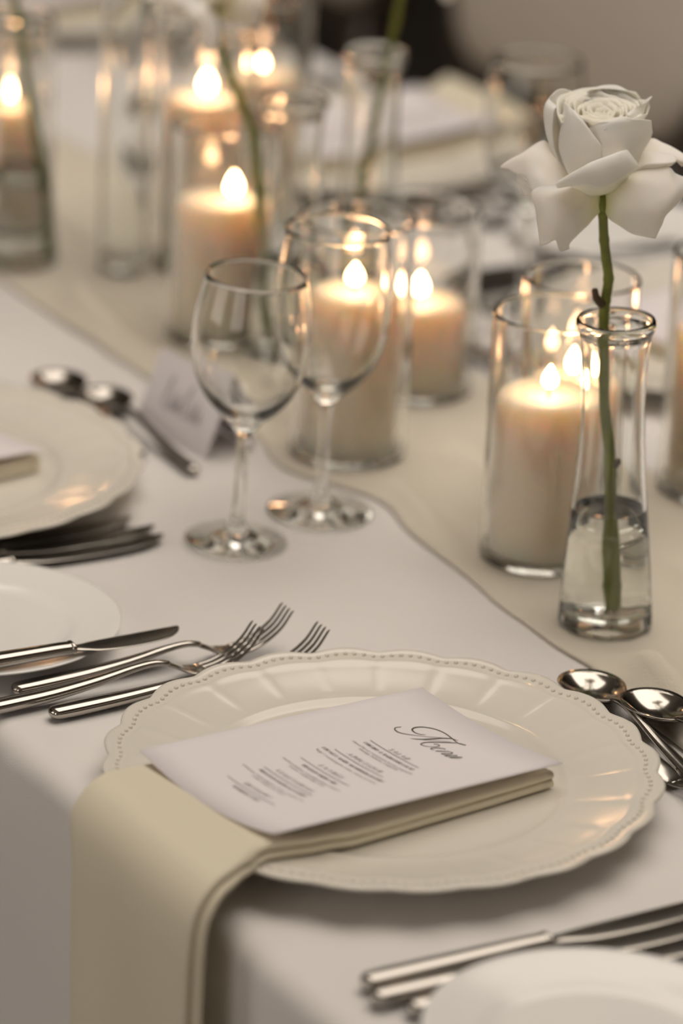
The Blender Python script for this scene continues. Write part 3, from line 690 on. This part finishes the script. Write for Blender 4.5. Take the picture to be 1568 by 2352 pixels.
# ------------------------------------------------------------------ bud vases with roses
ROSE_ORIGIN = (-0.1718, 0.2468, 1.0582)
PETALS = {
  'back_left': [[[-17,-183,-44],[-63,-189,-33],[-100,-146,-33],[-135,-49,-46],[-147,49,-53]],[[-89,-249,51],[-162,-249,100],[-207,-173,80],[-258,-30,81],[-266,120,77]],[[-171,-250,198],[-252,-254,231],[-293,-162,225],[-356,6,229],[-342,177,237]],[[-222,-216,326],[-309,-227,336],[-354,-148,346],[-396,6,342],[-378,193,335]],[[-241,-170,347],[-328,-186,376],[-375,-125,396],[-408,-27,406],[-409,103,363]]],
  'front_left': [[[8,-238,-8],[62,-237,-39],[136,-198,-38],[184,-143,-16],[192,-99,27]],[[-93,-245,119],[-11,-261,112],[88,-232,128],[149,-169,161],[170,-105,175]],[[-143,-218,210],[-59,-235,249],[28,-220,271],[101,-171,262],[158,-116,212]],[[-187,-168,315],[-112,-193,338],[-41,-197,342],[21,-185,334],[105,-148,272]],[[-216,-143,382],[-161,-155,386],[-113,-165,377],[-62,-171,368],[36,-168,325]]],
  'front_right': [[[128,-174,-43],[196,-115,-31],[229,-31,-17],[225,60,3],[183,142,12]],[[116,-150,96],[188,-103,111],[231,-8,119],[215,100,133],[159,212,128]],[[58,-138,209],[140,-89,233],[191,8,252],[200,127,256],[174,267,226]],[[28,-122,268],[93,-71,303],[164,21,327],[194,126,319],[178,255,282]],[[3,-96,274],[65,-36,328],[142,51,359],[192,125,350],[182,237,331]]],
  'right_back': [[[102,54,15],[101,127,6],[76,208,5],[30,266,17]],[[120,98,199],[110,196,186],[57,288,177],[-21,343,173]],[[88,127,333],[82,212,322],[15,305,318],[-75,359,311]],[[63,130,337],[51,221,374],[18,312,375],[-76,337,367]],[[49,153,343],[48,249,390],[27,346,428],[-49,331,383]]],
  'back_top': [[[-251,15,124],[-246,148,126],[-188,244,131],[-71,298,141]],[[-333,61,252],[-333,195,269],[-268,305,274],[-103,356,258]],[[-353,103,351],[-357,231,367],[-298,335,379],[-117,373,338]],[[-329,115,398],[-339,215,416],[-290,317,420],[-116,360,374]],[[-299,115,414],[-295,203,413],[-242,285,411],[-129,329,416]]],
  'outer_left': [[[-24,-180,-24],[2,-232,-41],[29,-284,-58],[65,-324,-82]],[[-100,-206,51],[-68,-279,22],[1,-338,-44],[62,-383,-99]],[[-232,-240,127],[-158,-329,65],[-62,-404,-23],[19,-434,-101]],[[-265,-271,129],[-232,-387,66],[-145,-429,-13],[-45,-463,-110]],[[-279,-340,94],[-289,-453,20],[-217,-460,-37],[-115,-427,-74]],[[-293,-390,58],[-333,-517,-24],[-285,-487,-33],[-225,-463,-50]]],
  'outer_left_underside': [[[-28,-315,-86],[-18,-320,-113],[-8,-324,-141]],[[-109,-422,-81],[-89,-433,-112],[-72,-415,-152]],[[-207,-447,-67],[-151,-446,-105],[-121,-425,-168]],[[-252,-449,-56],[-220,-460,-84],[-172,-435,-182]]],
  'front_roll': [[[94,-199,-112],[162,-137,-123],[199,-40,-101],[196,83,-39]],[[117,-317,-49],[219,-237,-26],[284,-139,-34],[268,54,38]],[[136,-391,-50],[249,-295,-3],[320,-183,-8],[315,80,82]],[[137,-408,-21],[246,-315,59],[310,-185,93],[307,45,134]],[[134,-376,1],[216,-298,91],[262,-156,154],[261,25,179]],[[116,-329,-6],[173,-266,64],[220,-125,122],[232,34,145]]],
  'hanging_left': [[[127,-33,-234],[128,-47,-174],[122,-57,-120],[100,-63,-80],[42,-167,-68]],[[160,-141,-285],[159,-201,-201],[146,-250,-129],[104,-297,-74],[27,-353,-66]],[[178,-238,-345],[191,-305,-271],[168,-385,-191],[90,-443,-130],[-21,-482,-106]],[[185,-311,-402],[203,-361,-345],[195,-431,-285],[142,-469,-250],[41,-484,-215]],[[186,-314,-437],[192,-387,-438],[205,-432,-361],[185,-479,-382],[126,-493,-409]]],
  'hanging_right': [[[127,-29,-231],[129,-40,-167],[126,-34,-99],[150,25,-45],[166,83,-1]],[[220,-49,-267],[275,-32,-172],[312,7,-90],[304,77,-8],[259,167,46]],[[295,-27,-291],[368,6,-212],[417,72,-121],[394,169,-25],[319,295,59]],[[374,29,-330],[445,81,-253],[487,152,-165],[455,264,-57],[344,345,18]],[[454,146,-347],[470,173,-265],[470,202,-199],[446,329,-113],[374,445,-24]]],
  'right_curl': [[[197,63,-13],[163,103,3],[123,156,25],[82,209,46]],[[257,160,42],[267,159,72],[204,193,89],[127,245,108]],[[289,228,35],[320,229,78],[273,252,101],[186,303,110]],[[298,320,56],[326,324,84],[313,351,93],[221,380,112]],[[279,378,65],[297,381,85],[285,385,89],[229,401,95]]],
  'right_outer': [[[154,180,15],[93,221,40],[25,266,55],[-19,313,76]],[[141,257,64],[107,316,79],[49,363,104],[-19,399,135]],[[177,356,94],[156,389,100],[109,421,107],[44,448,121]],[[209,427,63],[242,440,63],[220,481,84],[132,478,106]],[[239,464,21],[272,493,42],[257,521,58],[191,512,80]]],
}
HEART = [-127, 66, 360]
STEM = [[-0.1604, 0.2438, 1.0354], [-0.1638, 0.2484, 1.0162], [-0.1663, 0.253, 1.0005], [-0.1686, 0.2579, 0.9847], [-0.1688, 0.2569, 0.9703], [-0.1686, 0.2566, 0.9558], [-0.1652, 0.258, 0.9097], [-0.1644, 0.2603, 0.8918], [-0.1615, 0.2636, 0.8684], [-0.1575, 0.2634, 0.8458], [-0.1577, 0.2649, 0.8213], [-0.154, 0.2654, 0.7921], [-0.1499, 0.2655, 0.7644]]
NUB = [[-0.1672, 0.2539, 0.9683], [-0.1675, 0.2499, 0.9717], [-0.168, 0.2482, 0.9758], [-0.1695, 0.2483, 0.9794]]
THORN = [[-0.1596, 0.2644, 0.8599], [-0.1572, 0.2665, 0.8628], [-0.1552, 0.2673, 0.8652]]
HIP = [[-0.1597, 0.2435, 1.0334], [-0.1605, 0.2434, 1.0377], [-0.1628, 0.2435, 1.0427]]

b_out = [(0, .0008), (.024, .0004), (.0285, 0), (.0305, .0012), (.0312, .004), (.0310, .009), (.0303, .016), (.0285, .04), (.0265, .062), (.0247, .082), (.0228, .105), (.0213, .129), (.0207, .150), (.0209, .170), (.0218, .185), (.0227, .194), (.0232, .1985), (.0246, .2012), (.0256, .2042), (.0257, .2066), (.0248, .2084), (.0234, .2088)]
b_in = [(.0222, .2078), (.0212, .204), (.0206, .198), (.0198, .187), (.0188, .170), (.0186, .150), (.0192, .129), (.0206, .105), (.0226, .081), (.0245, .06), (.0265, .038), (.0283, .016), (.0278, .0115), (.025, .009), (.012, .0078), (0, .0078)]
def bv_fr(a, r, z):
    k = 1.0
    if r > .015 and z < .19: k += (.012*sm(.05, .0, z)+.0035)*math.cos(10*a)*(1 if r > .0215+.04*max(0, .08-z) or z < .06 else .4)
    return k
def bv_fr2(a, r, z):
    k = bv_fr(a, r, z)
    if .11 < z < .195: k += .012*nz3(math.cos(a)*3.2, math.sin(a)*3.2, z*55)*sm(.11, .14, z)
    return k
def bud_vase(label, loc, lean=None, water=.081):
    t = thing('bud_vase', label, 'vase', loc, group='glass bud vases')
    if lean: t.rotation_euler = lean
    obj('glass_body', *lathe(b_out+b_in, 100, bv_fr2), BOTTLE, t)
    def rin(z):
        for (r1, z1), (r2, z2) in zip(b_in, b_in[1:]):
            if z2 <= z <= z1 and z1 > z2: return r2+(r1-r2)*(z-z2)/(z1-z2)
        return .02
    wp = [(0, .0076), (.012, .0076), (.0252, .0088), (.0281, .0113), (.0286, .016), (.0268, .038), (.0248, .06), (rin(water)+.0003, water), (rin(water)-.0006, water-.0008), (rin(water)-.002, water-.0012), (0, water-.0013)]
    obj('water', *lathe(wp, 100, bv_fr), WATER, t)
    return t
LEAN = Matrix.Rotation(math.radians(1.9), 3, Vector((.859, -.511, 0))).to_euler()
# lean towards -(camera right): rotate about the view axis
LEAN = Matrix.Rotation(math.radians(-1.9), 3, Vector((-.851, .525, 0)).normalized()).to_euler()
V0 = bud_vase('clear bud vase with water and the sharp white rose, right', (-.1525, .2630, ZR), LEAN)
V1 = bud_vase('blurred bud vase behind the wine glasses, holding the leaning rose stem', (-.683, .328, ZR))
V2 = bud_vase('blurred bud vase at the top middle, behind the candles', (-.7815, .458, ZR))
V3 = bud_vase('blurred bud vase at the left edge near the top', (-.983, .249, ZR))
tv = tag(obj('cylinder_vase', *lathe([(0, 0), (.0185, 0), (.0198, .001), (.02, .004), (.02, .007), (.02, .15), (.02, .293), (.02, .2957), (.02, .297), (.0194, .2992), (.0186, .3), (.0178, .2992), (.0174, .297), (.0174, .2957), (.0174, .293), (.0174, .15), (.0174, .021), (.0174, .018), (.0172, .016), (.014, .012), (0, .0115)], 48), BOTTLE), 'tall slim clear glass vase at the upper left', 'vase')
tv.location = (-.9295, .316, ZR)

def add_nub(root, pts, radii, name):
    obj(name, *tube(crom(pts, 3), [radii[min(len(radii)-1, int(i/3))] for i in range(3*(len(pts)-1)+1)], 8), THORN_M, root)
PM = {}
def rose(label, origin, stem_pts, head_rot=None, extras=True, r=.0037):
    o = Vector(origin); t = thing('white_rose', label, 'rose', o, group='white roses')
    sp = crom([Vector(p)-o for p in stem_pts], 5)
    rad = [r*(.80+.3*i/(len(sp)-1)+.14*max(0, math.sin(i*1.35))**8) for i in range(len(sp))]
    s = obj('stem', *tube(sp, rad, 14), STEM_M, t)
    def petal(key, vs, fs, flip=False):
        if key in PM:
            q = PM[key].copy(); COL.objects.link(q); q.parent = t
        else:
            q = sheet('petal', vs, fs, PETAL, t, thick=.00045, offset=0); PM[key] = q
        if head_rot: q.rotation_euler = head_rot
    for kname, net in PETALS.items():
        vs, fs = patch([[Vector(c)/10000 for c in row] for row in net], 6, 6)
        n = len(vs)
        vs = [v+Vector((nz3(v.x*90, v.y*90, v.z*90+3), nz3(v.x*90+7, v.y*90, v.z*90), nz3(v.x*90, v.y*90+9, v.z*90)))*.0007 for v in vs]
        petal(kname, vs, fs)
    # heart: spiral of tight upright petals
    hc = Vector(HEART)/10000; tilt = Matrix.Rotation(math.radians(9), 3, Vector((.525, .851, 0)))
    rg = random.Random(4); aim = math.radians(-31.7)
    for k in range(17):
        q = k/16; R = .0228*(1-q)**.75+.0022; a0 = 2.399*k+1.0; span = 1.5+.9*q; nU, nV = 15, 8
        vs = []
        for j in range(nV):
            v = j/(nV-1)
            for i in range(nU):
                u = i/(nU-1)*2-1; a = a0+u*span
                rr_ = (1+.16*nz3(u*2.2+k*3.1, v*1.5, k*.7)*v)*R*(.55+.5*math.sin(min(1, v*1.05)*PI*.55))*(1+.05*u*u) + .0022*max(0, v-.75)*4*(1-q*.6)*(1-.3*u*u)
                top = -.0035-.0030*q+.0042*(1-abs(u)**2.2)+.0030*nz3(u*3.5+k*2.3, k*1.7, 0)+.0012*nz3(u*9+k, k, 4)
                z = -.028+(.028+top)*v
                vs.append(hc+tilt @ Vector((rr_*math.cos(a), rr_*math.sin(a), z)))
        petal('heart%d' % k, vs, grid_faces(nU, nV))
    if extras:
        add_nub(t, [Vector(p)-o for p in NUB], [.0028, .0026, .0022, .0014], 'dry_shoot')
        add_nub(t, [Vector(p)-o for p in THORN], [.0030, .0022, .0010], 'thorn')
    # sepal cup under the bloom
    hp = [(Matrix.Rotation(0, 3, 'Z') if not head_rot else head_rot.to_matrix()) @ (Vector(p)-Vector(ROSE_ORIGIN)) for p in HIP]
    obj('hip', *tube(hp, [.0036, .0052, .0060], 12), STEM_M, t)
    return t
rose('open white rose in sharp focus, standing in the bud vase at the right', ROSE_ORIGIN, STEM)
_R = Matrix.Rotation(math.radians(55), 3, "Z").to_euler()
_S = [[-0.7134, 0.2714, 1.0244], [-0.71, 0.2811, 0.9917], [-0.7043, 0.293, 0.9567], [-0.704, 0.3049, 0.9334], [-0.7008, 0.3085, 0.8929], [-0.6949, 0.3116, 0.8459], [-0.6879, 0.3164, 0.7985], [-0.6851, 0.3232, 0.7631]]
rose('blurred white rose drooping at the top edge, on the leaning stem', Vector(_S[0])+_R.to_matrix() @ Vector([-0.0114, 0.003, 0.0228]), _S, _R, False)
_R = Matrix.Rotation(math.radians(140), 3, "Z").to_euler()
_S = [[-0.778, 0.4798, 1.0216], [-0.7817, 0.4777, 0.993], [-0.7836, 0.472, 0.9561], [-0.7849, 0.4649, 0.9157], [-0.7851, 0.458, 0.8734], [-0.7856, 0.4503, 0.8308], [-0.7851, 0.4441, 0.7879], [-0.7901, 0.4449, 0.7661]]
rose('white rose above the top edge, on the stem in the top middle vase', Vector(_S[0])+_R.to_matrix() @ Vector([-0.0114, 0.003, 0.0228]), _S, _R, False)
_R = Matrix.Rotation(math.radians(-100), 3, "Z").to_euler()
_S = [[-0.9903, 0.24, 0.9937], [-0.9899, 0.2471, 0.9647], [-0.9776, 0.2511, 0.9062], [-0.9688, 0.2565, 0.857], [-0.9677, 0.2615, 0.8237], [-0.9665, 0.2638, 0.7867], [-0.971, 0.2641, 0.7592]]
rose('white rose above the top left corner, on the dark stem at the left edge', Vector(_S[0])+_R.to_matrix() @ Vector([-0.0114, 0.003, 0.0228]), _S, _R, False)


# ------------------------------------------------------------------ chairs on the far side
def rrect(w_, h_, r, n=8):
    pts = []
    for cx, cz, a0 in ((w_/2-r, h_-r, 0), (-w_/2+r, h_-r, PI/2), (-w_/2+r, r, PI), (w_/2-r, r, 1.5*PI)):
        for k in range(n+1):
            a = a0+PI/2*k/n; pts.append((cx+r*math.cos(a), cz+r*math.sin(a)))
    return pts
def chair(label, loc):
    """faces -Y (towards the table); origin on the floor under the backrest"""
    t = thing('dining_chair', label, 'chair', loc, group='dark framed upholstered chairs')
    tilt = lambda x, y, z: Vector((x, y+(z-.55)*.12, z))
    po, pi = rrect(.53, .50, .10), rrect(.465, .435, .07)
    secs = []
    for (a, b), (c, d) in zip(po, pi):
        d += .0325; secs.append([tilt(a, -.018, b+.5675-.0), tilt(a, .018, b+.5675), tilt(c, .018, d+.5675), tilt(c, -.018, d+.5675)])
    vs = [v for s in secs for v in s]; n = len(secs); fs = []
    for i in range(n):
        j = (i+1) % n
        for k in range(4): fs.append((i*4+k, j*4+k, j*4+(k+1) % 4, i*4+(k+1) % 4))
    bf = obj('back_frame', vs, fs, WOOD, t, smooth=False)
    rings = []
    for y, ins in ((.012, .001), (-.020, 0), (-.030, .004), (-.036, .016), (-.038, .04)):
        rings.append([tilt(x*(1-ins*2/.465), y, z+.0325+.5675+(.2175-z)*ins*2/.435) for x, z in pi])
    obj('back_panel', *loft(rings), UPH, bf)
    boxo('seat_frame', (-.235, .235, -.40, -.03, .38, .43), WOOD, t, bev=.01)
    cu = []
    for z, ins in ((.43, .0), (.455, -.006), (.475, 0), (.487, .012), (.492, .04)):
        cu.append([Vector((x*(1-ins*4), -.215+y*(1-ins*4), z)) for x, y in [(a, b-.185) for a, b in rrect(.47, .37, .05)]])
    obj('seat_cushion', *loft(cu), UPH, t)
    for sx in (-1, 1):
        obj('leg', *tube([(sx*.205, -.37, 0), (sx*.205, -.37, .2), (sx*.205, -.37, .38)], [.013, .017, .022], 10), WOOD, t)
        obj('leg', *tube([(sx*.205, .03, 0), (sx*.205, -.035, .25), (sx*.205, -.05, .40), (sx*.205, .0, .60)], [.014, .018, .02, .017], 10), WOOD, t)
    return t
c1 = chair('dark framed chair with pale upholstered back behind the rose', (-1.680, 1.28, 0))
dup(c1, (-2.325, 1.28, 0), None, 'dark framed pale chair at the top, left of the other chair')
